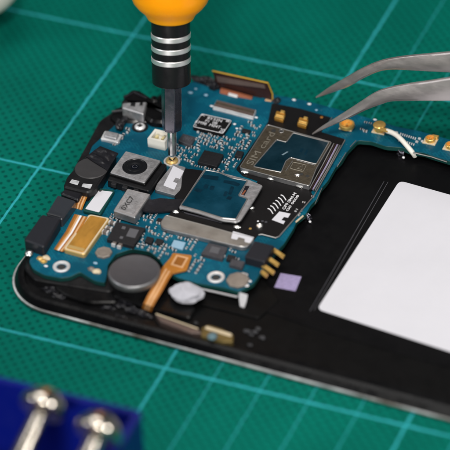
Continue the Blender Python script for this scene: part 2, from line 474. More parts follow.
b = MB(); b.prism(arc_rect(1.25), .05, .9, 'blackgl', .05); b.build('front_glass', phone)
b = MB()
lo = [(.42, .88), (.7, 1.6), (1.25, 2.3), (1.9, 2.6), (2.5, 2.55), (2.8, 2.0), (4.2, 1.9)]
for (d0, z0), (d1, z1) in zip(lo[:-1], lo[1:]):
    A, B_ = arc_rect(d0), arc_rect(d1); n = len(A)
    b.add([(p.x, p.y, z0) for p in A] + [(p.x, p.y, z1) for p in B_], [(i, (i + 1) % n, n + (i + 1) % n, n + i) for i in range(n)], 'blackgl')
b.prism(arc_rect(4.1), .92, 1.9, 'floor', 0)
b.build('frame', phone)

ZB = 4.5
board_px = [(29, 262), (31, 255), (36, 249), (50, 247), (57, 232), (68, 206), (82, 172), (92, 146), (105, 134), (120, 120), (150, 118), (168, 98), (178, 86), (194, 81.5),
            (213, 88), (262, 98), (272, 94), (285, 96.5), (300, 99), (330, 107), (355, 114), (376, 120), (397, 126.5), (420, 131), (450, 139.5), (500, 152),
            (493, 174), (470, 167), (450, 161.5), (432, 156), (424, 153), (413, 152), (402, 147.5), (386, 146.5), (371, 141.5), (358, 140.5),
            (348, 151), (342, 161), (336, 167), (328, 181), (321, 189), (318, 198), (311, 205), (306, 214), (297, 221), (294, 228), (284, 244), (276, 252), (266, 268), (260, 274),
            (254, 283), (239, 292), (225, 288), (198, 283.5), (178, 278), (166, 271), (160, 260), (150, 252), (132, 249), (116, 254), (108, 265), (107, 275), (105, 283), (95, 281), (85, 275), (80, 272), (70, 277), (60, 278), (44, 275), (33, 269)]
bb = MB(); q = Z(ZB, *board_px)
if area(q) < 0: q.reverse()
q = rounded(q, .5, 3)
bb.prism(q, 3.55, ZB, 'pcb', .06, 'greenb')
board = bb.build('circuit_board', phone)

# black carrier under the board, left and lower side
part('inner_carrier', phone, [(24, 268), (30, 252), (58, 215), (70, 175), (100, 120), (130, 100), (140, 118), (200, 160), (150, 262), (110, 292), (60, 284), (35, 280)], 1.85, 3.5, 'black', .2, r=1)
part('inner_carrier', phone, [(52, 285), (80, 279), (96, 286), (112, 290), (118, 302), (88, 302), (64, 294)], 1.85, 3.1, 'blackgl', .3, r=1.2)
part('inner_carrier', phone, [(112, 262), (160, 262), (172, 285), (170, 298), (196, 306), (190, 318), (150, 308), (112, 296)], 1.85, 2.9, 'blackgl', .3, r=1)
part('inner_carrier', phone, [(200, 289), (238, 298), (262, 276), (280, 300), (258, 318), (200, 304)], 1.85, 2.4, 'floor', .2, r=.6)
# bay
bq = Z(2.15, (266, 268), (300, 214), (352, 138), (404, 148), (455, 162), (600, 205), (520, 385), (430, 362), (330, 333), (250, 306))
b = MB(); b.prism(bq, 1.85, 2.15, 'bay', .08); b.build('battery_bay', phone)
b = MB(); b.tube([U(310, 311, 2.25), U(384, 181.5, 2.25)], .10, 'chipgr', 6); b.tube([U(314, 310, 2.25), U(388, 182, 2.25)], .05, 'chipmk', 6); b.build('bay_ridge', phone)  # ridge of the black sheet, its thin highlight put in as grey
lq = Z(2.24, (317, 309), (399.5, 180.5)); lu = Vector((math.cos(math.radians(-5)), math.sin(math.radians(-5)), 0))
lab = [lq[0], lq[0] + Vector((math.cos(math.radians(-6.6)), math.sin(math.radians(-6.6)), 0)) * 44, lq[1] + lu * 44, lq[1]]
b = MB(); b.prism(rounded(lab, 1.4), 2.16, 2.24, 'white', .03); b.build('white_label', phone)
part('sticker', phone, [(280.5, 273), (301.5, 276.5), (295.5, 291), (274.3, 287)], 2.16, 2.24, 'lavender', .02, label='small lavender square sticker on the black bay')

# ---- mounting holes (rings soldered to the board)
def hole(px, r):
    c = U(*px, ZB)
    b = MB(); b.lathe(c, (0, 0, 1), [(0, r), (.22, r), (.28, r * .9), (.22, r * .62), (-.3, r * .5), (-.3, .001)], 'tin', 32)
    b.lathe(c, (0, 0, 1), [(.03, r * .46), (.05, .001)], 'dark', 20)  # dark disc stands in for the shade down the hole
    b.build('mounting_hole', board)
hole((61.5, 267), 1.75); hole((216, 277.5), 1.75)

def chip(pts, h, m='chip', name='chip', r=.1, bev=.06, marks=None, text=None, label=None):
    b = MB(); z1 = ZB + h; q = Z(z1, *pts)
    if area(q) < 0: q.reverse()
    b.prism(rounded(q, r, 3), ZB - .02, z1, m, bev)
    if text:
        s, a, c, d, mm = text
        b.text(s, U(*a, z1 + .015), U(*c, z1 + .015), U(*d, z1 + .015), mm)
    for mk in marks or []:
        b.prism(Z(z1 + .02, *mk), z1 - .02, z1 + .02, 'chipmk', 0)
    return b.build(name, board, label=label)

chip([(116.7, 221.5), (145.6, 228), (133.3, 246), (106.7, 239)], .9, 'chip',
     marks=[[(130, 228), (139, 230), (135, 238), (126, 236)], [(122.5, 226), (126, 226.8), (124.8, 229.4), (121.3, 228.6)], [(120.5, 236), (123.5, 236.8), (122.3, 239), (119.3, 238.2)]])
chip([(204.4, 149.8), (223.6, 154.2), (216.7, 166.5), (197.5, 161.5)], .9, 'chip')
chip([(183, 133.5), (195.4, 137), (191, 145.5), (178.3, 140.5)], .8, 'chipgr', text=('0947', (182.2, 139.6), (190.3, 142), (184.8, 135.8), 'chipmk'))
chip([(208.7, 242.6), (227.6, 247.2), (222.3, 259), (201, 253.6)], .8, 'chipgr', marks=[[(212, 246), (220.5, 248), (217.8, 253.8), (209.3, 251.6)]])
chip([(216, 225), (0, 0), (0, 0)][:0] or [(228, 254), (236, 256), (234, 261), (226, 259)], .7, 'chip')
chip([(147, 236), (154, 238), (151.5, 243), (144.5, 241)], .7, 'chip')
chip([(157, 238), (164, 240), (161.5, 244.5), (154.5, 242.5)], .6, 'chip')
chip([(237, 150), (244, 151.6), (241.5, 157), (234.5, 155.4)], .7, 'chip')
chip([(243, 128), (251, 130), (249.4, 133), (241.4, 131)], .5, 'chip')
chip([(232, 258.5), (245, 261.5), (242, 268), (229, 264.5)], .8, 'chipgr')
chip([(174, 239.6), (185.8, 242.3), (182.6, 249.2), (170.8, 246)], .35, 'pad', label='pale blue square pad')
chip([(158, 217.5), (164, 219), (162, 222.5), (156, 221)], .5, 'chip')

# label chip with writing
zl = ZB + .9
b = MB(); qq = Z(zl, (201.5, 113.6), (232.3, 120.4), (223.2, 134), (192.3, 126.8))
if area(qq) < 0: qq.reverse()
b.prism(rounded(qq, .5), ZB, zl, 'sticker', .08)
eq = [p + Vector((0, 0, .02)) for p in inset(rounded(qq, .5), .12)]
b.tube(eq, .06, 'print', 5, closed=True)
def T(s, a, c, d): b.text(s, U(*a, zl + .02), U(*c, zl + .02), U(*d, zl + .02), 'print')
T('8Y32N', (206.9, 118.9), (221.3, 122.3), (208.2, 116.4))
T('P1  0B', (204.7, 121.7), (216.6, 124.7), (206.2, 119.4))
T('KM98  M04T', (194.8, 122.6), (219.6, 128.6), (196.4, 120.2))
T('20', (218.6, 131.8), (223, 132.8), (221, 128.2))
T('8', (225.5, 121.6), (229, 122.4), (226.5, 119.9)); T('K', (201.2, 115.5), (205, 116.4), (202, 113.9)); T('2', (194.5, 125.5), (196.5, 126), (195.2, 124.3))
b.build('labelled_chip', board, label='black chip printed with white writing')

# coil can
zc = ZB + 2.2
b = MB(); cq = Z(zc, (127.3, 188.2), (150.8, 194), (135, 217.6), (113.2, 210.4))
if area(cq) < 0: cq.reverse()
b.prism(rounded(cq, .35), ZB + .5, zc, 'coilm', .16, 'canside'); b.prism(inset(cq, .5), ZB - .05, ZB + .5, 'dark', 0)
rim = inset(cq, .75); b.prism([Vector((p.x, p.y, zc + .03)) for p in rim], zc - .05, zc + .03, 'can', .02)
b.text('0XC7', U(125.2, 210.4, zc + .05), U(134.9, 197.6, zc + .05), U(120.2, 208.4, zc + .05), 'dark', .02)
b.build('inductor', board, label='grey metal can stamped with dark characters')
# soft strap that runs on from the can
b = MB(); b.ribbon([(U(147.5, 199, 6.2), U(141.5, 209.5, 6.2)), (U(152, 199.5, 6.1), U(145, 211, 6.1)), (U(160, 198, 5.7), U(156, 212, 5.6)), (U(172, 199, 5.6), U(168, 211, 5.4)), (U(184, 199, 5.5), U(178, 209, 5.4))], .35, 'film')
b.build('ribbon_strap', phone)

# flash can with white top
zf = ZB + .8
b = MB(); fq = Z(zf, (97.6, 187.8), (115, 190), (100.5, 214.6), (82.5, 210.4))
if area(fq) < 0: fq.reverse()
b.prism(rounded(fq, .5), ZB, zf, 'greenb', .08)
b.prism(rounded(Z(zf + .06, (99, 190), (112.9, 191.7), (99, 212.2), (85.2, 208.6)), .25), zf - .02, zf + .06, 'white', .03)
b.prism(ell(U(100.3, 190.6, zf + .1), .3, 16), zf, zf + .1, 'dark', 0)
b.build('white_topped_can', board)

# gold board-to-board connector
zg = ZB + 1.0
b = MB(); gq = Z(zg, (89, 213.6), (110.4, 217.8), (84.6, 254.8), (62.8, 249))
if area(gq) < 0: gq.reverse()
b.prism(rounded(gq, .8), ZB, zg, 'cream', .15, 'goldlt'); g2 = inset(gq, .42)
b.prism([Vector((p.x, p.y, zg + .06)) for p in rounded(g2, .6)], zg - .05, zg + .06, 'goldfl', .1)
b.prism(Z(zg + .1, (69.5, 244.5), (85.2, 248.6), (83.6, 251.2), (66.5, 246.9)), zg, zg + .1, 'goldlt', .04)
b.build('gold_connector', board)
# copper flex beside it
b = MB()
b.ribbon([(U(74.5, 214, 5.6), U(87.5, 217, 5.7)), (U(66, 231, 5.4), U(77, 234.5, 5.5)), (U(54, 249, 4.9), U(63, 251.5, 5))], .12, 'copper', ['copperdk', 'copper', 'copperlt', 'print', 'copperdk', 'copperlt', 'copper'])
b.build('copper_flex', phone)
b = MB(); b.ribbon([(U(81, 192, 5.8), U(88.5, 194, 5.8)), (U(76.5, 203, 5.4), U(83.5, 205.5, 5.4)), (U(75.5, 208, 4.6), U(82, 210, 4.6))], .12, 'copper', ['copperdk', 'copperlt', 'copperdk', 'copperlt', 'copper'])
b.build('copper_flex', phone)

# earphone jack housing
b = MB(); zj = 7.0; jq = Z(zj, (42, 213.6), (60.8, 218.6), (43.8, 247), (23.5, 239.3))
if area(jq) < 0: jq.reverse()
b.prism(rounded(jq, .7), 1.9, zj, 'jack', .3)
jack = b.build('earphone_jack', phone)
b = MB(); zj2 = 6.6; jq = Z(zj2, (57.5, 194.5), (76, 200.5), (62, 219.4), (46, 214))
if area(jq) < 0: jq.reverse()
b.prism(rounded(jq, .5), 1.9, zj2, 'jackgr', .25)
b.tube([U(47, 213.2, 7.02), U(60.6, 216.8, 7.02)], .1, 'silver', 6)
b.build('smoked_cover', jack)
part('latch', jack, [(60, 193), (67, 186), (84, 190), (78, 200)], 2, 6.3, 'film', .3, r=.6)
b = MB(); b.blob(U(29.3, 253.2, 5.1), .85, .85, .6, 'solder', .08); b.build('solder_ball', phone)
# earpiece speaker
b = MB(); zs = 7.0
sq = Z(zs, (84, 157), (97, 148), (117, 154), (110, 166), (95.5, 188.5), (88.5, 192.5), (63, 186.5), (67, 176))
if area(sq) < 0: sq.reverse()
b.prism(rounded(sq, .8), 2.2, zs, 'black', .35)
spk = b.build('earpiece_speaker', phone)
b = MB(); c = U(91.5, 168.5, zs); ring_ = ell(c, 3.5, 40)
b.prism([Vector((p.x, p.y, zs + .22)) for p in ring_], zs, zs + .22, 'disc', .15); b.build('disc', spk)
for pts in ([(71.8, 179.2), (79.5, 181), (77.6, 185), (69.3, 182.6)], [(83.0, 183.4), (92.6, 184.2), (90.2, 188.6), (81.4, 186.4)]):
    part('window', spk, pts, zs, zs + .05, 'winw', .02, r=.2)
# crinkled film over the speaker's upper end
b = MB(); from mathutils import noise as _n
nx, ny = 26, 18
A, B_, C_, D_ = U(86, 157, 7.4), U(100, 146.5, 7.2), U(118.5, 153.5, 7.0), U(107.5, 171, 7.25)
vs = []
for j in range(ny):
    for i in range(nx):
        s, t = i / (nx - 1), j / (ny - 1)
        p = A.lerp(B_, s).lerp(D_.lerp(C_, s), t)
        k = _n.noise(Vector((s * 4, t * 3, 1.3))) * .7 + abs(_n.noise(Vector((s * 7 + 3, t * 6, 5)))) * .5
        edge = min(1, 6 * min(s, 1 - s, t, 1 - t))
        vs.append(p + Vector((.15 * k, .1 * k, k * .6 * edge + .12)))
fs = [(j * nx + i, j * nx + i + 1, (j + 1) * nx + i + 1, (j + 1) * nx + i) for j in range(ny - 1) for i in range(nx - 1)]
fs += [tuple(reversed([f_ + nx * ny for f_ in f])) for f in fs]
vs += [v - Vector((0, 0, .12)) for v in vs]
b.add(vs, fs, 'film'); b.build('crinkled_film', spk)

# camera module
b = MB(); zk = 7.3
kq = Z(zk, (125.7, 150.8), (161, 160.4), (144.4, 182.8), (109.8, 172.4))
if area(kq) < 0: kq.reverse()
base = Z(zk - .9, (124.5, 153), (167, 164), (148.5, 191), (107, 179.5))
if area(base) < 0: base.reverse()
b.prism(rounded(base, .4), 2.6, zk - .9, 'black', .2)
b.prism(rounded(inset(kq, -.15), .3), zk - .9, zk - .3, 'blackgl', .1)
camm = b.build('camera_module', phone)
b = MB(); b.prism(rounded(kq, .35), zk - .3, zk, 'can', .12, 'canside'); b.build('cover_plate', camm)
c = U(134.8, 166.8, zk)
b = MB(); b.lathe(c, (0, 0, 1), [(-.02, 2.62), (.14, 2.58), (.16, 2.42), (.05, 2.3), (.05, 1.62), (.12, 1.52), (.12, 1.3), (.06, 1.1), (.03, .8)], 'lens', 56)
b.lathe(c, (0, 0, 1), [(.03, .82), (.08, .55), (.11, .3), (.12, .001)], 'lensgl', 40); b.tube(ell(c + Vector((0, 0, .09)), .5, 24), .04, 'chipmk', 6, closed=True)
b.build('lens', camm)
b = MB()
for px in ((112, 181), (123, 184.6), (134, 188)):
    b.prism(rounded(Z(6.45, px, (px[0] + 5, px[1] + 1.4), (px[0] + 3.6, px[1] + 4), (px[0] - 1.4, px[1] + 2.6)), .2), 5.6, 6.45, 'chip', .1)
b.build('clip', camm)

# top-left corner: contact block under black tape
b = MB()
for z_, bv, pts_ in ((6.6, .6, ((120.5, 102), (126, 92.5), (132, 88), (141, 89.5), (152, 97), (167, 104), (164, 112), (147, 103))), (5.0, .7, ((108.6, 113.5), (113, 107.5), (121, 105), (140, 115), (151, 121), (132, 122.5), (117, 121))), (6.1, .5, ((148, 101), (167, 105), (164.5, 122), (151, 121), (143.5, 115))), (7.3, .4, ((150.5, 95), (157, 94.4), (159, 100), (152, 101.6)))):
    pz = Z(z_, *pts_)
    if area(pz) < 0: pz.reverse()
    b.prism(rounded(pz, .9), 2.2, z_, 'blackgl', bv)
b.tube(Z(5.3, (112, 112), (126, 110.5), (143, 119)), .35, 'film', 8); b.tube(Z(6.8, (124, 97.5), (134, 92.5), (147, 98.5)), .3, 'film', 8)
cb = b.build('antenna_block', phone)
b = MB(); b.prism(rounded(Z(7.2, (122.5, 102.8), (147, 101.6), (143.5, 114.2), (122, 107.6)), .4), 4, 7.2, 'can', .2)
b.prism(Z(7.35, (131, 102.2), (135.6, 102), (135, 106), (130.4, 105.4)), 7, 7.35, 'black', .05); b.prism(Z(7.35, (140, 101.8), (143, 101.7), (142.4, 105), (139.4, 105.2)), 7, 7.35, 'black', .05); b.build('contact', cb)

# screw seated in the board
def screw(px, z, r, m, name='screw', tilt=(0, 0, 1)):
    c = U(*px, z); b = MB()
    b.lathe(c, tilt, [(-2.0, r * .5), (-.3, r * .5), (-.3, r), (.15, r * .98), (.38, r * .75), (.42, r * .45)], m, 32)
    b.lathe(c, tilt, [(.42, r * .46), (.12, .001)], m, 4)
    k = r * .55
    for a in (0.4, 0.4 + math.pi / 2):
        u = Vector((math.cos(a), math.sin(a), 0)); v = Vector((-u.y, u.x, 0)) * .14
        b.prism([c + u * k + v + Vector((0, 0, .45)), c - u * k + v + Vector((0, 0, .45)), c - u * k - v + Vector((0, 0, .45)), c + u * k - v + Vector((0, 0, .45))], c.z + .2, c.z + .45, 'dark', 0)  # dark bars stand in for shade in the cross slot
    return b.build(name, phone)
b = MB(); b.lathe(U(140, 127.4, ZB), (0, 0, 1), [(0, 1.75), (.25, 1.7), (.25, 1.25), (0, 1.2)], 'black', 32); b.build('screw_collar', board)
screw((140, 126.8), ZB + .3, 1.15, 'tin')
screw((172, 160.6), ZB + .35, 1.3, 'goldlt')
b = MB(); b.lathe(U(172, 161.5, ZB), (0, 0, 1), [(0, 1.75), (.2, 1.72), (.2, 1.35), (0, 1.3)], 'tin', 32); b.build('mounting_ring', board)

# white wire socket
zw = ZB + 2.2
b = MB(); wq = para(zw, (147.4, 138.4), (164.6, 142.4), (155, 128.8))
if area(wq) < 0: wq.reverse()
inn = inset(wq, .55)
b.ring(wq, inn, ZB, zw, 'whitepl'); b.prism(inn, ZB, ZB + 1.0, 'whitepl', 0)
ws = b.build('wire_socket', board)
wc = sum(inn, Vector()) / 4
b = MB()
for k in (-.75, .75):
    b.prism([Vector((wc.x + k + dx, wc.y + dy, 0)) for dx, dy in ((-.28, -.5), (.28, -.5), (.28, .5), (-.28, .5))], ZB + .9, ZB + 1.9, 'creampl', .08)
b.build('pin_pair', board)
# tactile can
b = MB(); tq = Z(ZB + .6, (104.8, 130.6), (122.5, 134.6), (117.6, 142.8), (100.5, 138.6))
if area(tq) < 0: tq.reverse()
b.prism(rounded(tq, .3), ZB, ZB + .6, 'tin', .1); b.prism(rounded([Vector((p.x, p.y, ZB + 1.2)) for p in inset(tq, .5)], .4), ZB + .5, ZB + 1.2, 'can', .15); b.build('metal_can', board)
b = MB(); b.blob(U(120, 126, 5.6), 1.0, .9, .9, 'film', .15); b.blob(U(123.5, 121, 5.2), .8, 1.2, .6, 'film', .15); b.build('black_tape', board)

# FPC connector
zp = ZB + .9
b = MB(); fq = Z(zp, (217, 99.8), (256, 109.8), (253.2, 116.6), (213, 106.2))
if area(fq) < 0: fq.reverse()
b.prism(fq, ZB, zp, 'brownst', .08, 'tin')
b.prism(Z(zp + .12, (216, 101.6), (254.6, 111.6), (254, 113.2), (215.4, 103.2)), zp - .05, zp + .12, 'tan', .04)
b.prism(Z(ZB + .35, (213.5, 107), (253, 117.3), (252.4, 118.8), (212.9, 108.5)), ZB, ZB + .35, 'tin', .03)
b.build('flex_socket', board)
# display flex standing at the far edge
yb = U(245, 97, 3.8).y
TL, TR, BR, BL = UY(212.5, 71, yb + .7), UY(268, 83, yb + .4), UY(272.6, 103.5, yb), UY(217.8, 91, yb + .2)
MR = UY(272.5, 94, yb + .2)
def thick(pts, n, th, m, b):
    vs = [p for p in pts] + [p + n * th for p in pts]; k = len(pts)
    b.add(vs, [tuple(range(k)), tuple(reversed(range(k, 2 * k)))] + [(i, i + k, (i + 1) % k + k, (i + 1) % k) for i in range(k)], m)
nb_ = Vector((0, 1, 0))
b = MB(); thick([TL, TR, MR, BR, BL], nb_, .35, 'brown', b)
b.tube([TL, TR, MR, BR], .17, 'yellow', 8)
flx = b.build('display_flex', phone)
b = MB(); f_ = Vector((0, -.35, 0))
thick([TL.lerp(BL, .22).lerp(TR, .06) + f_, TR.lerp(MR, .25).lerp(TL, .08) + f_, TR.lerp(MR, .55).lerp(TL, .08) + f_, TL.lerp(BL, .5).lerp(TR, .06) + f_], nb_, .3, 'brownst', b); b.build('stiffener', flx)
b = MB()
P0, P1 = UY(220.5, 89, yb - 1.0), UY(252, 97.5, yb - 1.0)
thick([P0, P1, P1 + Vector((0, -.5, -.75)), P0 + Vector((0, -.5, -.75))], nb_, .5, 'rust', b)
P0, P1 = UY(265, 100, yb - .6), UY(271, 101.6, yb - .6)
thick([P0, P1, P1 + Vector((0, -.5, -.7)), P0 + Vector((0, -.5, -.7))], nb_, .5, 'copperlt', b)
P0, P1 = UY(228.5, 93.2, yb - 1.4), UY(237.5, 95.6, yb - 1.4)
thick([P0, P1, P1 + Vector((0, -.3, -.4)), P0 + Vector((0, -.3, -.4))], nb_, .3, 'tin', b); b.build('copper_strip', flx)
b = MB(); b.blob(U(203, 80.5, 4.6), 2.6, 1.0, .8, 'film', .3, seed=22); b.blob(U(214, 86, 5), 1.2, 1.0, 1.3, 'film', .2, seed=27); b.blob(U(277, 101, 4.6), .9, .8, .7, 'film', .2, seed=29); b.build('black_tape', phone)

# black sticker areas on the board
part('black_sticker', board, [(272, 103), (300, 108.5), (331, 117.5), (321, 132), (345, 139), (311, 192), (313.5, 196), (277, 238), (258.5, 234.5), (252, 242), (226, 232), (244, 196), (258, 181), (243, 176), (236, 169), (268, 122)], ZB, ZB + .12, 'sticker', .03, r=.4)
b = MB(); zz = ZB + .3
b.tube(Z(zz, (258.5, 235), (262, 234.5), (275.5, 238), (279, 236.5), (313, 197)), .14, 'edge', 8); b.build('shield_edge', board)
b = MB(); b.tube(Z(zz, (332, 117.5), (325, 128)), .1, 'edge', 6); b.build('shield_edge', board)
for px in ((280, 115), (303, 121.3)):
    b = MB(); z_ = ZB + .9; x, y = px
    b.prism(rounded(Z(z_, (x - 3.5, y - 4.5), (x + 5.5, y - 2.2), (x + 3, y + 5), (x - 6, y + 2.5)), .3), ZB, z_, 'goldfl', .12)
    b.prism(Z(z_ + .5, (x - 4, y - 1.8), (x + 4.8, y + .4), (x + 3.8, y + 3), (x - 5, y + .8)), z_, z_ + .5, 'gold', .15)
    b.prism(Z(z_ + .3, (x + 1, y - 5.5), (x + 5, y - 4.4), (x + 4, y - 1.8), (x, y - 2.8)), z_ - .3, z_ + .3, 'gold', .12)
    b.tube(Z(z_ + .62, (x - 3.4, y - .2), (x + 3.6, y + 1.6)), .14, 'gold', 8)
    b.build('spring_contact', board)
b = MB(); b.prism(ell(U(321.6, 117, ZB + .2), .33, 16), ZB, ZB + .2, 'copper', .03); b.build('test_point', board)

# SIM reader
zs = ZB + 1.25
b = MB(); oq = Z(zs, (267.4, 124.6), (331.6, 142.2), (316.5, 168), (309.4, 185.8), (239.6, 167.4))
if area(oq) < 0: oq.reverse()
b.prism(rounded(oq, .5), ZB + .12, zs, 'tan', .12, 'canside')
blue = Z(zs + .05, (276.7, 139.6), (286.2, 142.2), (293.2, 132.8), (329, 142.4), (316.3, 164.2), (290.6, 157.6), (285.8, 161.2), (281.2, 172.4), (253.4, 166.6))
if area(blue) < 0: blue.reverse()
blue = rounded(blue, .35, 3)
b.prism(blue, zs - .02, zs + .05, 'blueshade', .02)
b.tube([Vector((p.x, p.y, zs + .07)) for p in blue], .13, 'edge', 6, closed=True)
b.tube([Vector((p.x, p.y, zs)) for p in rounded(oq, .5)], .11, 'edge', 6, closed=True)
b.tube(Z(zs + .06, (296.8, 160.2), (315, 165.2)), .09, 'edge', 6); b.tube(Z(zs + .06, (292.4, 161), (285.8, 171)), .09, 'edge', 6)
tp = zs + .05
b.text('SIM card', U(252.2, 165.4, tp), U(275.6, 133.4, tp), U(245.6, 163.4, tp), 'emboss')
pl = Z(tp, (293.5, 162), (306.5, 165.2), (303, 171.6), (290, 168.4))
b.tube([Vector((p.x, p.y, tp)) for p in rounded(pl, .3, 3)], .08, 'emboss', 5, closed=True)
tri = Z(tp, (297, 168.4), (302.5, 165.6), (302, 169.6)); b.tube(tri, .08, 'emboss', 5, closed=True)
b.prism(ell(U(281.3, 131.2, tp), .42, 18), zs - .02, tp, 'dark', 0); b.tube(ell(U(281.3, 131.2, tp), .5, 18), .08, 'edge', 5, closed=True)  # shade in the small round hole drawn as a dark disc
b.prism(ell(U(273.5, 130.5, tp), .5, 18), zs - .02, tp, 'dark', 0); b.prism(ell(U(307.5, 176, tp), .4, 18), zs - .02, tp, 'dark', 0)
b.prism(ell(U(301.5, 174.2, tp), .4, 18), zs - .02, tp, 'dark', 0)
b.blob(U(297.5, 175, zs), .65, .4, .3, 'silver', .1)
b.prism(Z(zs + .07, (281.5, 154.6), (287, 151.4), (288.6, 151.8), (283, 155.2)), zs, zs + .07, 'glint', 0)
for q_ in ([(301, 148), (304, 148.8), (301.8, 152.4), (299, 151.6)], [(306.5, 149.5), (308.5, 150), (306, 155), (304, 154.4)]): b.prism(Z(zs + .065, *q_), zs, zs + .065, 'inkblue', 0)
b.build('sim_reader', board, label='bronze framed card reader embossed SIM card')
b = MB()
b.ribbon([(U(333.5, 143, 5.7), U(340.5, 145, 5.3)), (U(322, 165, 5.7), U(329, 167, 5.3)), (U(309.5, 188, 5.5), U(315.5, 190, 5.2))], .3, 'sticker', ['edge', 'sticker', 'brown', 'sticker', 'lavender', 'edge', 'sticker', 'edge'])
b.build('reader_contacts', board)
for px in ((244.5, 172.2), (270.8, 178.2), (299.8, 186.2), (247, 171.8 + 19), (250.6, 207.4), (236.8, 227), (176, 212)):
    b = MB(); b.blob(U(*px, ZB + .35), .85, .5, .35, 'solder', .12, seed=px[0]); b.build('solder_tab', board)

# memory card reader
zm = ZB + 1.35
b = MB()
mq = Z(zm, (204.2, 168.6), (214, 170.4), (250, 179.8), (263, 185.4), (257.5, 195), (241, 220.4), (236, 222.2), (222, 220.6), (200, 213.4), (178.4, 207.6))
if area(mq) < 0: mq.reverse()
b.prism(rounded(mq, .5), zm - .35, zm, 'can', .1, 'canside')
bl = Z(zm + .05, (205.6, 169.8), (219, 172.4), (233, 178.4), (247.6, 180.6), (238.4, 195.6), (247.6, 198.6), (236, 219.4), (222, 218), (200, 211), (180.6, 205.6))
if area(bl) < 0: bl.reverse()
bl = rounded(bl, .4, 3)
b.prism(bl, zm - .02, zm + .05, 'bluecard', .02)
b.tube([Vector((p.x, p.y, zm + .05)) for p in bl], .14, 'edge', 6, closed=True)
zi = zm + .065
for q_ in ([(203, 174.5), (219, 176.5), (217.5, 180.5), (204, 178.5), (201.8, 177)], [(224, 180), (234, 181.2), (240.5, 184), (238, 186.6), (229, 183.8), (223.2, 182.6)], [(205, 184), (209, 184.6), (207, 189), (203, 188)], [(211, 185.4), (215, 186.4), (213, 190.4), (209, 189.4)], [(196, 188), (203, 189.8), (200.4, 192.6), (194, 190.8)], [(225, 191), (228, 191.8), (226, 196.6), (223, 195.6)], [(231, 186), (234.4, 187), (231, 195), (228, 194)], [(228.5, 195.8), (232.6, 197), (230.5, 200), (226, 198.8)]):
    qz = Z(zi, *q_)
    if area(qz) < 0: qz.reverse()
    b.prism(rounded(qz, .25, 3), zm, zi, 'inkblue', 0)
b.prism(Z(zm + .06, (241, 194.4), (245.6, 185.6), (249.4, 186.4), (244.5, 195.4)), zm, zm + .06, 'steeld', 0)
b.prism(Z(zm + .08, (241.4, 194.2), (245, 190), (246.2, 190.4), (243.2, 194.8)), zm, zm + .08, 'rust', 0)
b.build('memory_card_reader', board, label='silver framed card reader with a blue window')
# slot mouth and front bar
b = MB(); sq2 = Z(ZB + .5, (176, 205), (238, 222), (233, 235), (167, 217))
b.prism(sq2, ZB, ZB + .5, 'sticker', .05)
for k in range(3):
    b.tube(Z(ZB + .62, (182 + k * 2, 211.4 + k * 1.2), (214 + k * 4, 219.8 + k * 1.5)), .09, ('steeld', 'chipgr', 'steeld')[k], 6)
b.build('card_slot', board)
b = MB(); zb_ = ZB + 1.1
ba = Z(zb_, (165.8, 214.6), (188, 220.4), (210, 226.2), (232, 232.4), (254.4, 237.6), (252.6, 242), (247, 246.4), (241, 246.8), (210, 239.6), (190, 234.6), (164, 228.4), (160.6, 225.6), (160.8, 221.6))
if area(ba) < 0: ba.reverse()
b.prism(rounded(ba, .5), ZB + .1, zb_, 'barm', .14, 'canside'); b.tube([Vector((p.x, p.y, zb_ - .02)) for p in rounded(inset(ba, .12), .5)], .1, 'edge', 6, closed=True)  # pale tube paints the edge highlight around the bar
bar = b.build('metal_bar', board)
b = MB(); wt = Z(zb_ + .05, (233, 231), (254.2, 237.2), (250, 243), (244.6, 241.6), (244.8, 238.6), (238.6, 236.8), (237, 239.6), (231, 238.2))
if area(wt) < 0: wt.reverse()
b.prism(rounded(wt, .15, 2), zb_ - .02, zb_ + .05, 'white', .02); b.build('white_tab', board)
# plate with white notched sticker left of the reader
b = MB(); zq = ZB + .9
pq = Z(zq, (172.6, 163.6), (186, 167), (182.6, 176), (181.8, 186.6), (178, 196), (154.5, 189.4), (157, 183.4))
if area(pq) < 0: pq.reverse()
b.prism(rounded(pq, .4), ZB, zq, 'can', .1, 'canside'); b.build('shield_plate', board)
b = MB(); wq2 = Z(zq + .06, (173.4, 165.6), (184, 170.9), (180, 178.6), (175.8, 177.2), (173, 181.6), (177.2, 183.2), (174.4, 189.4), (163.4, 185.2))
if area(wq2) < 0: wq2.reverse()
b.prism(rounded(wq2, .12, 2), zq - .02, zq + .06, 'white', .02); b.build('white_tab', board)
part('black_tape', board, [(185.2, 168), (204, 170.4), (181, 203), (174, 196), (181, 189), (182, 177)], ZB, ZB + 1.0, 'sticker', .08, r=.3)

# barcode and printing on the black sticker
zt = ZB + .14
b = MB()
for k in range(6):
    t = k / 5
    x, y = 270.4 + t * 13, 211.6 - t * 13.6
    b.tube([U(x - 2.6 + 5.2 * s, y - 3 + 5.2 * s - 1.4 * math.sin(math.pi * s), zt) for s in (0, .25, .5, .75, 1)], .12, 'print', 6)
b.text('OP9 0M4-M', U(284.6, 209.8, zt), U(296.6, 193.4, zt), U(281.8, 208.6, zt), 'print', .012)
b.text('G0 0008', U(288, 211.4, zt), U(299.4, 195.6, zt), U(285.6, 210.6, zt), 'print', .012)
b.prism(Z(zt + .03, (279.4, 211.4), (290.6, 213.6), (288, 217.6), (284, 216.8), (281.4, 220), (285.2, 221), (283.4, 224), (271.8, 219.6)), zt - .02, zt + .03, 'white', .01)
b.prism(ell(U(258, 221.2, zt), .22, 10), zt - .05, zt + .02, 'print', 0); b.prism(ell(U(250.3, 228.6, zt), .3, 12), zt - .05, zt + .02, 'gold', 0)
for q_ in ((262.4, 221.2), (266, 222)): b.prism(ell(U(*q_, zt), .3, 10), zt - .05, zt + .02, 'chipgr', 0)
b.build('printed_marks', board)
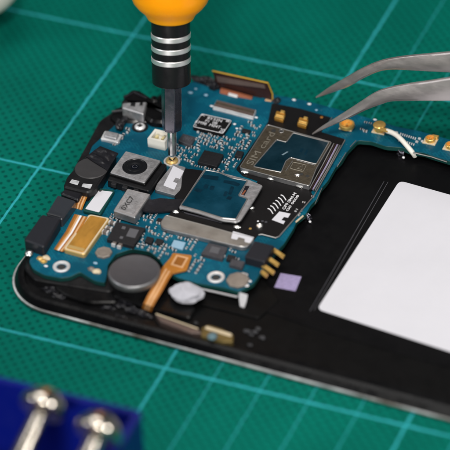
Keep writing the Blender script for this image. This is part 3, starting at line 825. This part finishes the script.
b = MB(); b.lathe(U(259.6, 226.4, ZB + .1), (0, 0, 1), [(0, .75), (.35, .7), (.4, .5), (.1, .3), (.1, .001)], 'solder', 24); b.build('screw_post', board)

# battery contact block with gold springs
b = MB(); zc2 = ZB + 2.0
cq = Z(zc2, (254.5, 240.5), (274.5, 245.4), (264.6, 261.8), (244.4, 256.4))
if area(cq) < 0: cq.reverse()
b.prism(rounded(cq, .4), 2.2, zc2, 'jack', .18); blk = b.build('battery_contact', phone)
for (x0, y0), (x1, y1) in (((273.6, 249.2), (284, 256.4)), ((267.6, 257.2), (278.6, 264.8)), ((262.4, 264.4), (274, 272.6)), ((261, 270.6), (267.4, 275.6))):
    st = []
    for (f, zz_) in ((0, 5.2), (.25, 5.5), (.7, 5.2), (1, 4.6)):
        c_ = U(x0 + (x1 - x0) * f, y0 + (y1 - y0) * f, zz_); st.append((c_ + pv * .5, c_ - pv * .5))
    b = MB(); b.ribbon(st, .35, 'gold'); b.build('spring_pin', blk)

# vibration motor
c = U(134.2, 270.6, 6.2); b = MB()
o_ = Vector((c.x, c.y, 0))
b.lathe(o_, (0, 0, 1), [(2.5, 4.9, 'black'), (4.9, 4.9, 'black'), (4.9, 5.2), (5.75, 5.25), (6.05, 5.12, 'motorrim'), (6.2, 4.9, 'motorrim'), (6.2, 4.78, 'motor'), (6.17, 4.7, 'motor'), (6.17, .001, 'motor')], 'motorrim', 72)
b.build('vibration_motor', phone)

# copper flex tail with its connector head
zh = ZB + .75
b = MB(); hq = Z(zh, (172.8, 252.6), (192, 255.2), (187, 269.4), (172.2, 273), (170, 275), (162.6, 268), (164.4, 264.2), (170, 258))
if area(hq) < 0: hq.reverse()
b.prism(rounded(hq, .4), ZB + .3, zh, 'copper', .05)
sqr = Z(zh + .04, (176.4, 254.6), (188.6, 257.6), (182.6, 268.2), (170.6, 264.6))
if area(sqr) < 0: sqr.reverse()
b.ring([Vector((p.x, p.y, 0)) for p in sqr], [Vector((p.x, p.y, 0)) for p in inset(sqr, .42)], zh - .03, zh + .05, 'copperlt')
b.prism([Vector((p.x, p.y, zh + .02)) for p in inset(sqr, .44)], zh - .02, zh + .02, 'copperdk', 0)
b.ribbon([(U(163, 266, zh), U(173, 273.4, zh)), (U(158.6, 274.4, 5.3), U(168.6, 279.8, 5.3)), (U(153, 285, 5.0), U(163, 290, 5.0)), (U(147, 296, 4.4), U(156.6, 300.6, 4.4)), (U(143.4, 303.4, 3.6), U(153, 307, 3.6)), (U(142, 308, 2.4), U(151.4, 311.6, 2.4))], .15, 'copper', ['copperdk', 'copper', 'copperlt', 'copper', 'copperlt', 'copper', 'copperdk'])
b.build('flex_cable', phone)
# foam lump
b = MB(); b.blob(U(187.5, 292.6, 4.2), 3.3, 2.9, 1.15, 'foam', .13, seg=90, rings=60, f=1.35, seed=52)
b.build('foam_pad', phone)
# bracket, posts, lower-edge parts
b = MB(); b.tube(Z(3.9, (199, 288.6), (215, 292), (237, 297), (239.6, 294.4)), .22, 'can', 8)
b.ribbon([(U(238.6, 292, 4.2), U(247.6, 294.6, 4.2)), (U(239, 299, 3.6), U(246.4, 301, 3.6)), (U(240, 306, 2.6), U(244, 307.4, 2.6))], .5, 'canlt'); b.build('bracket', phone)
b = MB(); b.prism(rounded(Z(3.2, (155, 313.6), (168, 317.6), (198, 328.4), (202, 333), (190, 332.6), (160, 321)), .3), 1.9, 3.2, 'brownst', .15); b.tube(Z(3.26, (156, 314), (198, 329)), .16, 'cream', 6); b.build('antenna_strip', phone)
b = MB(); zb2 = 3.3; b.prism(rounded(Z(zb2, (201.5, 327.5), (208, 324.5), (222, 328.6), (233.6, 334.6), (233, 341.6), (222, 341.6), (201, 336)), .4), 1.9, zb2, 'tarn', .12)
b.prism(rounded(Z(zb2 + .12, (206, 325.8), (232, 333.6), (231, 336.4), (205, 328.6)), .2), zb2, zb2 + .12, 'cream', .04)
b.blob(U(212.4, 336.6, 3.6), 1.0, 1.0, .6, 'btn', .05); b.build('side_button', phone)
b = MB()
for x, y, r in ((247, 331, .55), (251, 334.5, .4), (255, 332, .5), (262, 337.5, .5), (250, 345, .4), (258, 328.5, .45), (101, 297, .5), (137, 305, .4), (128, 309.5, .5), (136, 322, .4), (196, 323, .4), (45, 284, .4)):
    b.blob(U(x, y, 2.2), r * 1.2, r * .7, r * .5, 'debris', .35, seg=20, rings=12, f=2.4, seed=x)
b.build('solder_debris', phone)
b = MB(); rr_ = random.Random(4)
for x, y in ((72, 290), (84, 297), (96, 300), (104, 296), (90, 288), (118, 306), (128, 303), (136, 312), (50, 290), (38, 282), (60, 297), (146, 316), (176, 309), (120, 317), (108, 308)):
    k_ = rr_.uniform(.7, 1.5)
    b.blob(U(x, y, 2.0), 1.5 * k_, .55 * k_, .45 * k_, 'film', .4, seg=24, rings=14, f=1.8, seed=x)
b.build('adhesive_residue', phone)
# pads
def octa(px, z0, z1, r, m, name):
    c = U(*px, z1); b = MB(); b.prism([c + Vector((r * math.cos(a), r * math.sin(a), 0)) for a in [math.pi / 8 + i * math.pi / 4 for i in range(8)]], z0, z1, m, .12); b.build(name, board)
octa((103.6, 251.6), ZB, ZB + .5, 1.75, 'tan2', 'coin_pad'); octa((237.8, 279.2), ZB, ZB + .55, 2.35, 'tan2', 'coin_pad')
for px, s_, m_ in (((91.5, 269.2), .8, 'tan2'), ((96.6, 271.6), .95, 'cream'), ((40, 258.6), .8, 'goldlt'), ((46, 258), .9, 'cream'), ((43.4, 261.4), .7, 'gold'), ((249.4, 281), .45, 'print'), ((246.4, 285.4), .55, 'print'), ((46, 266), .4, 'print'), ((95.4, 263), .45, 'pad'), ((294, 99.8), .4, 'print'), ((309.3, 104), .42, 'print'), ((316.4, 110), .3, 'pad'), ((244, 275), .8, 'tin'), ((375, 119.6), .4, 'print'), ((190.6, 92.6), .5, 'pad'), ((195.8, 88.8), .3, 'pad'), ((206, 95), .42, 'pad'), ((211.6, 106), .35, 'print'), ((234.6, 124), .35, 'print'), ((236.8, 128.4), .3, 'print'), ((256.2, 117.4), .35, 'print')):
    b = MB(); b.blob(U(*px, ZB + .1), s_, s_ * .75, .4 if s_ > .6 else .12, m_, .12, seg=20, rings=12, seed=px[1]); b.build('solder_pad', board)

# coax sockets and antenna cable
def coax(px, r=1.05, plug=False):
    c = U(*px, ZB); b = MB()
    b.prism([c + Vector((dx, dy, .25)) for dx, dy in ((-1.4, -1.1), (1.4, -1.1), (1.4, 1.1), (-1.4, 1.1))], ZB, ZB + .3, 'cream', .05)
    if not plug: b.lathe(c, (0, 0, 1), [(.3, r), (1.0, r), (1.1, r * .9), (1.1, r * .72), (.4, r * .66), (.4, .3), (1.0, .24), (1.05, .001)], 'gold', 32)
    b.build('coax_socket', board)
    return c
coax((430.4, 141.6)); coax((450.5, 148)); coax((347, 127.5), 1.6); c = coax((379.5, 131), 1, True)
b = MB(); b.prism([U(435, 136, ZB + .8) + Vector((dx, dy, 0)) for dx, dy in ((-.7, -.5), (.7, -.5), (.7, .5), (-.7, .5))], ZB, ZB + .8, 'gold', .1); b.build('gold_clip', board)
zc3 = 6.3
b = MB(); b.lathe((c.x, c.y, 0), (0, 0, 1), [(ZB + .3, 1.1), (zc3 - .15, 1.35), (zc3, 1.2), (zc3 + .05, .001)], 'gold', 32)
b.loft([[U(380.5, 127.4, zc3 + .05), U(378.6, 130, zc3 + .05), U(378.6, 130, zc3 - .8), U(380.5, 127.4, zc3 - .8)], [U(388.8, 129.4, zc3), U(387.2, 132.6, zc3), U(387.2, 132.6, zc3 - .9), U(388.8, 129.4, zc3 - .9)]], 'gold')
cab = b.build('cable_plug', phone)
b = MB()
pth = [U(387, 130.9, 5.9), U(392, 132.6, 6.0), U(397, 135.6, 5.9), U(402, 140.2, 5.6), (U(407.6, 146.6, 5.0)), U(412.6, 152.6, 4.2), U(415, 156, 3.2)]
sm = []
for i in range(len(pth) - 1):
    p_, q_ = pth[i], pth[i + 1]; a_, d_ = pth[max(0, i - 1)], pth[min(len(pth) - 1, i + 2)]
    for k in range(6):
        t = k / 6
        sm.append(.5 * ((2 * p_) + (q_ - a_) * t + (2 * a_ - 5 * p_ + 4 * q_ - d_) * t * t + (3 * p_ - a_ - 3 * q_ + d_) * t ** 3))
sm.append(pth[-1])
b.tube(sm, .52, 'whitepl', 14); b.build('antenna_cable', cab, label='thin white cable')
b = MB()
for i in range(8):
    for j in range(2):
        x, y = 400.5 + i * 2.1 - j * 1.6, 132.6 + i * .66 + j * 6
        b.prism(Z(ZB + .12, (x, y), (x + 1.1, y + .35), (x + .3, y + 2.4), (x - .8, y + 2)), ZB, ZB + .12, 'tin', 0)
b.build('header_pads', board)
b = MB()
for x, y in ((395.6, 131), (418.6, 137), (421.6, 139.6), (416, 140)): b.prism(Z(ZB + .3, (x, y), (x + 2.6, y + .8), (x + 1.8, y + 2.2), (x - .8, y + 1.4)), ZB, ZB + .3, 'tin', .04)
b.build('solder_pads', board)
# small hooks standing on the bay wall
for px in ((401, 153), (307.5, 217)):
    b = MB(); c = U(*px, 2.9); b.blob(c, .9, .6, 1.0, 'steeld', .25, seed=px[0]); b.blob(c + Vector((.9, -.9, -.3)), .3, .25, .25, 'print', .1); b.build('solder_lug', phone)
b = MB(); b.tube(Z(4.7, (346, 152.5), (337, 167)), .09, 'edge', 6); b.tube(Z(4.7, (322, 188), (315, 204)), .09, 'edge', 6); b.tube(Z(4.7, (303, 216), (296, 222)), .2, 'cream', 6); b.tube(Z(4.65, (413, 152.6), (432, 157), (447, 162)), .14, 'edge', 6)
b.tube(Z(4.7, (356, 140.5), (350, 147)), .09, 'edge', 6); b.tube(Z(5.0, (345, 140), (314, 196)), .13, 'edge', 6); b.build('board_edge_shield', board)

# ---- surface mount parts: one of each kind, then copies
def smd(l, w, h, body):
    b = MB(); e = l * .24
    def bx(x0, x1, g, m): b.prism([Vector(p) for p in ((x0, -w / 2 - g, 0), (x1, -w / 2 - g, 0), (x1, w / 2 + g, 0), (x0, w / 2 + g, 0))], 0, h + g, m, .04)
    bx(-l / 2, -l / 2 + e, .02, 'tin'); bx(l / 2 - e, l / 2, .02, 'tin'); bx(-l / 2 + e, l / 2 - e, 0, body)
    return b.mesh('smd', (0, 0, 0))
kinds = {'capacitor': [smd(.85, .42, .42, 'capbody'), smd(.62, .34, .32, 'capbody'), smd(1.5, .8, .75, 'capbody'), smd(.9, .45, .45, 'resbody')], 'resistor': [smd(.85, .42, .32, 'resbody'), smd(.6, .32, .25, 'resbody')]}
def world_px(w):                 # the photo point of a place, to test it against a measured outline
    c_ = RM.inverted() @ (w - CAM); return (225 + FPX * c_.x / -c_.z, 225 - FPX * c_.y / -c_.z)
def inside(x, y, poly):
    c = False; j = len(poly) - 1
    for i in range(len(poly)):
        xi, yi = poly[i]; xj, yj = poly[j]
        if (yi > y) != (yj > y) and x < (xj - xi) * (y - yi) / (yj - yi) + xi: c = not c
        j = i
    return c
count = {'capacitor': 0, 'resistor': 0}
placed = []
def put(kind, mi, px, a):
    if count[kind] >= 100: return
    c = U(*px, ZB) - Vector(PO)
    o = bpy.data.objects.new(kind, kinds[kind][mi]); COL.objects.link(o); o.parent = board
    o.location = c * S; o.rotation_euler = (0, 0, a); count[kind] += 1; placed.append(U(*px, ZB))
def scatter(poly, n, holes=(), big=.1):
    xs = [p[0] for p in poly]; ys = [p[1] for p in poly]; k = t = 0
    while k < n and t < n * 60:
        t += 1
        x, y = random.uniform(min(xs), max(xs)), random.uniform(min(ys), max(ys))
        if not inside(x, y, poly) or any(inside(x, y, h) for h in holes): continue
        w = U(x, y, ZB)
        w.x = round(w.x / .5) * .5; w.y = round(w.y / .5) * .5; q_ = world_px(w); x, y = q_
        if not inside(x, y, poly) or any(inside(x, y, h) for h in holes): continue
        if any((w - p).length < .78 for p in placed): continue
        kind = 'capacitor' if random.random() < .55 else 'resistor'
        mi = random.choice((0, 1, 1, 3)) if kind == 'capacitor' else random.choice((0, 1))
        put(kind, mi, (x, y), ang + (math.pi / 2 if random.random() < (.8 if int(w.x / 3 + w.y / 4) % 2 else .2) else 0) + random.uniform(-.02, .02)); k += 1
ch1 = [(203, 147), (227, 152), (218, 170), (193, 164)]
scatter([(188, 146), (196, 139), (198, 131), (222, 137), (226, 150), (218, 169), (226, 174), (192, 166), (181, 152)], 42, (ch1, [(182, 132), (197, 136), (192, 147), (176, 142)]))
scatter([(224, 138), (250, 122), (262, 126), (238, 164), (228, 172), (222, 168), (228, 152)], 38, (ch1, [(237, 148), (247, 151), (242, 159), (232, 156)], [(243, 126), (253, 129), (250, 134), (240, 132)]))
scatter([(134, 222), (160, 229), (188, 237), (200, 242), (198, 252), (180, 250), (160, 258), (142, 250), (136, 246), (147, 229)], 42, ([(170, 237), (188, 241), (184, 251), (167, 247)], [(145, 234), (156, 238), (152, 245), (142, 242)], [(157, 236), (166, 240), (162, 246), (153, 243)]))
scatter([(136, 216), (158, 214), (160, 226), (140, 224)], 9, ([(157, 215), (166, 218), (162, 224), (154, 222)],))
scatter([(226, 248), (244, 252), (240, 262), (222, 260)], 6)
scatter([(104, 214), (112, 214), (124, 220), (116, 222), (106, 222)], 5)
scatter([(193, 254), (206, 258), (204, 262), (194, 262)], 4)
scatter([(175, 146), (182, 146), (192, 160), (180, 160)], 8)
scatter([(112, 146), (122, 144), (132, 130), (128, 126), (122, 136)], 8)
scatter([(364, 120), (372, 122), (368, 134), (360, 130)], 4)
scatter([(312, 188), (318, 190), (300, 216), (294, 214)], 6)
for px in ((112.3, 224.6), (109, 230), (105.4, 233.6), (114.8, 245), (120.4, 247)): put('capacitor', 2, px, ang + (math.pi / 2 if px[1] > 240 else 0))
for i in range(3):
    for j in range(2): put('resistor', 0, (194 + j * 7 - i * 2.2, 264 + i * 3.4 + j * 1.8), ang + math.pi / 2)

# ------------------------------------------------------------------ screwdriver
tip = U(172.2, 160.2, ZB + .75)
tb_ = math.radians(24)
dv = RM @ Vector((-.004, math.cos(tb_), math.sin(tb_)))
sx_ = RM @ Vector((1, 0, 0))
sd = thing('screwdriver', tip, 'orange handled precision screwdriver with black collar, bit set on a board screw', 'screwdriver')
b = MB(); b.lathe(tip, dv, [(0, .15), (.5, .42), (1.0, .75), (1.4, .95), (6.6, .95), (7.2, .8)], 'silver', 12, x=sx_)
b.build('bit', sd)
b = MB(); dn_ = Vector(dv).normalized(); ty_ = dn_.cross(Vector(sx_))
def hexring(sd_, r):
    out = []
    for i in range(6):
        for k in (-.05, .05):
            t = 2 * math.pi * i / 6 + k + math.radians(-72)
            out.append(tip + dn_ * sd_ + (Vector(sx_) * math.cos(t) + ty_ * math.sin(t)) * r)
    return out
b.loft([hexring(*q_) for q_ in ((6.2, .75), (6.9, 1.9), (7.8, 2.1), (19, 2.1))], 'steeld'); b.build('shaft', sd)
R0 = 4.0
b = MB(); prof = [(17.3, 1.7), (17.3, 3.7), (17.5, 3.95), (17.8, R0)]
for s in (22.7, 25.3, 27.9): prof += [(s - .62, R0), (s - .58, R0 - .12), (s + .58, R0 - .12), (s + .62, R0)]
prof += [(33, R0)]
b.lathe(tip, dv, prof, 'collar', 72, x=sx_); collar = b.build('collar', sd)
for s in (22.7, 25.3, 27.9):
    b = MB(); b.lathe(tip, dv, [(s - .62, R0 - .3), (s - .56, R0 - .02), (s - .4, R0 + .1), (s + .4, R0 + .1), (s + .56, R0 - .02), (s + .62, R0 - .3)], 'ringm', 72, x=sx_); b.build('ring', collar)
b = MB()
prof = [(31.4, 3.9), (31.3, 4.3), (31.6, 4.75), (32.3, 5.1), (33.0, 5.6), (34.0, 6.7), (35.2, 7.6), (36.8, 8.2), (40, 8.6), (60, 9.0), (95, 9.4), (108, 9.0), (114, 7.5), (117, 5), (118, .01)]
sec = []
b.lathe(tip, dv, prof, 'orange', 72, x=sx_); b.build('handle', sd)

# ------------------------------------------------------------------ tweezers
tw = thing('tweezers', U(312.5, 133.5, 5.6), 'steel tweezers with bent pointed arms reaching over the board from the right', 'tweezers')
def arm(st, y0, y1, z_end, tail):
    secs = []
    n = len(st)
    xs = [s[0] for s in st]
    for (tx, ty, bx_, by_, th) in st:
        f = (tx - xs[0]) / (xs[-1] - xs[0]); y = y0 + (y1 - y0) * f
        A_, B2 = UY(tx, ty, y), UY(bx_, by_, y)
        secs.append((A_, B2, th))
    A_, B2, th = secs[-1]
    for (dx, dy, dz, w) in tail:
        c_ = (A_ + B2) / 2 + Vector((dx, dy, dz)); h = (A_ - B2).normalized() * w / 2
        secs.append((c_ + h, c_ - h, th))
    out = []
    for A_, B2, th in secs:
        h = (A_ - B2); c_ = min(.22, h.length * .25); hn = h.normalized() * c_; t = Vector((0, th / 2, 0)); t2 = t * .45
        m_ = (A_ + B2) / 2
        out.append([A_ - t2, A_ + t2, A_ - hn + t * .75, A_.lerp(m_, .5) + t * 1.15, m_ + t * 1.3, B2.lerp(m_, .5) + t * 1.15, B2 + hn + t * .75, B2 + t2, B2 - t2, B2 + hn - t * .75, B2.lerp(m_, .5) - t * 1.15, m_ - t * 1.3, A_.lerp(m_, .5) - t * 1.15, A_ - hn - t * .75])
    def cr(a, p, q, d, t): return .5 * ((2 * p) + (q - a) * t + (2 * a - 5 * p + 4 * q - d) * t * t + (3 * p - a - 3 * q + d) * t ** 3)
    sm = []
    for i in range(len(out) - 1):
        a, p, q, d = out[max(0, i - 1)], out[i], out[i + 1], out[min(len(out) - 1, i + 2)]
        for k in range(4): sm.append([cr(a[j], p[j], q[j], d[j], k / 4) for j in range(14)])
    sm.append(out[-1])
    b = MB(); b.loft(sm, 'tweez'); return b.build('arm', tw)
near = [(312.4, 133.2, 312.8, 134.4, .4), (323, 125.5, 325.5, 128.2, .7), (345, 111.8, 349.5, 117.6, 1.0), (361, 101.4, 366, 109.6, 1.15), (375, 92.6, 380, 104.2, 1.25), (389, 87.6, 392, 100.6, 1.3), (410, 83.6, 412, 100, 1.3), (430, 80.8, 430, 100, 1.3), (450, 77.6, 450, 100, 1.3), (475, 74, 474, 100, 1.3)]
far = [(316, 96.6, 316.6, 97.6, .4), (330, 86.6, 333, 92, .7), (345, 78, 349, 86, 1.0), (360, 69.4, 364, 77.6, 1.15), (375, 62.6, 379, 71, 1.25), (390, 58.4, 392, 69, 1.3), (410, 55.6, 410, 69.6, 1.3), (430, 53.8, 430, 70.6, 1.3), (450, 52, 450, 71.6, 1.3), (475, 49.6, 474, 73, 1.3)]
yn = U(312.5, 133.5, 5.6).y
arm(near, yn, yn, 0, [(25, .4, 12, 8), (60, 1.2, 27, 9), (90, 2.0, 38, 8)])
arm(far, yn + 7.2, yn + 5.4, 0, [(25, -1.2, 10.5, 8), (60, -2.6, 24.5, 9), (90, -2.4, 35.2, 8)])

# ------------------------------------------------------------------ blue parts box with bolts
cn = U(143.6, 411, 22)
bx1, by1, H = cn.x, cn.y, 22
bx0, by0 = bx1 - 75, by1 - 55
box = thing('parts_box', ((bx0 + bx1) / 2, (by0 + by1) / 2, 0), 'open royal blue plastic parts box at the lower left corner', 'box')
def rect(d): return rounded([Vector(p) for p in ((bx0 + d, by0 + d, 0), (bx1 - d, by0 + d, 0), (bx1 - d, by1 - d, 0), (bx0 + d, by1 - d, 0))], max(.4, 1.5 - d), 5)
b = MB(); b.ring(rect(0), rect(1.5), .1, H - .2, 'bluebox'); b.ring(rect(.2), rect(1.3), H - .25, H, 'bluebox'); b.build('wall', box)
b = MB(); b.prism(rect(1.52), .1, 1.6, 'bluebox', .05); b.build('floor', box)
def bolt(hp, hz, k, label):
    h = U(*hp, hz); a = (RM @ Vector((-.37, -.85, .40))).normalized(); Ln = 46
    t = thing('bolt', h + a * Ln, label, 'bolt', 'steel bolts lying in the blue box')
    b = MB(); b.lathe(h, a, [(-3.8, .001), (-3.78, .6), (-3.66, 1.2), (-3.4, 1.9), (-3.0, 2.55), (-2.45, 3.2), (-1.75, 3.8), (-.9, 4.3), (0, 4.55), (.6, 4.45), (1.0, 4.0), (1.1, 1.4)], 'bolt', 56)
    b.build('head', t)
    b = MB(); b.lathe(h, a, [(.4, 1.6), (10, 2.1), (Ln - 1.2, 2.3), (Ln - .3, 1.2), (Ln, .01)], 'bolt', 36); b.build('shank', t)
bolt((43, 407.5), 25.5, 1, 'dome headed steel bolt leaning in the blue box, left of the pair')
bolt((98.5, 432), 26, 1.1, 'dome headed steel bolt nearest the blue box corner, right of the pair')

# ------------------------------------------------------------------ pale jar in the far corner
jc = U(-23.5, -22.5, 13)
b = MB(); b.lathe((jc.x, jc.y, 0), (0, 0, 1), [(0.05, .01), (.05, 3.4), (3.5, 3.6), (5, 4.6), (7, 7.2), (9.5, 9.2), (13, 10.2), (17, 10), (21, 8.6), (23, 6), (23.6, 0.01)], 'whitepl', 64)  # narrow foot shaped so that shadow gathers under the bulge
tag(b.build('cap', origin=(jc.x, jc.y, 0)), 'cream white round plastic cap standing behind the phone, cut off at the top left corner', 'cap')

# ------------------------------------------------------------------ light: studio lamps and an added low fill over a dim room
w = bpy.data.worlds.new('World'); scene.world = w; w.use_nodes = True
bg = w.node_tree.nodes['Background']; bg.inputs['Color'].default_value = (.85, .92, 1, 1); bg.inputs['Strength'].default_value = .035
def lamp(name, loc, target, sx, sy, power, col=(1, 1, 1), shape='RECTANGLE'):
    l = bpy.data.lights.new(name, 'AREA'); l.shape = shape; l.size = sx * S
    if shape in ('RECTANGLE', 'ELLIPSE'): l.size_y = sy * S
    l.energy = power; l.color = col
    o = bpy.data.objects.new(name, l); COL.objects.link(o); o.location = Vector(loc) * S
    o.rotation_euler = (Vector(target) - Vector(loc)).to_track_quat('-Z', 'Y').to_euler()
lamp('softbox', (-120, 160, 650), (0, 45, 0), 380, 300, 1.5, (1, .98, .95))
lamp('front_lamp', (130, -280, 560), (0, 10, 0), 95, 95, 2.25, (1, .965, .91), 'DISK')
lamp('side_lamp', (-420, -160, 420), (0, 30, 0), 160, 160, .55, (.95, .97, 1), 'DISK')
lamp('low_fill', (60, -640, 240), (0, 40, 20), 170, 110, 2.6, (1, .97, .93))  # added fill from low in front, brightens handle, tweezers and upright faces
lamp('right_lamp', (500, -40, 430), (0, 20, 0), 120, 120, 1.1, (1, .98, .95), 'DISK')

# ------------------------------------------------------------------ picture
scene.view_settings.view_transform = 'Standard'; scene.view_settings.look = 'None'
scene.view_settings.exposure = 0.15; scene.view_settings.gamma = 1
scene.render.resolution_x = scene.render.resolution_y = 1024
for o in scene.objects:
    if 'origin' in o: del o['origin']
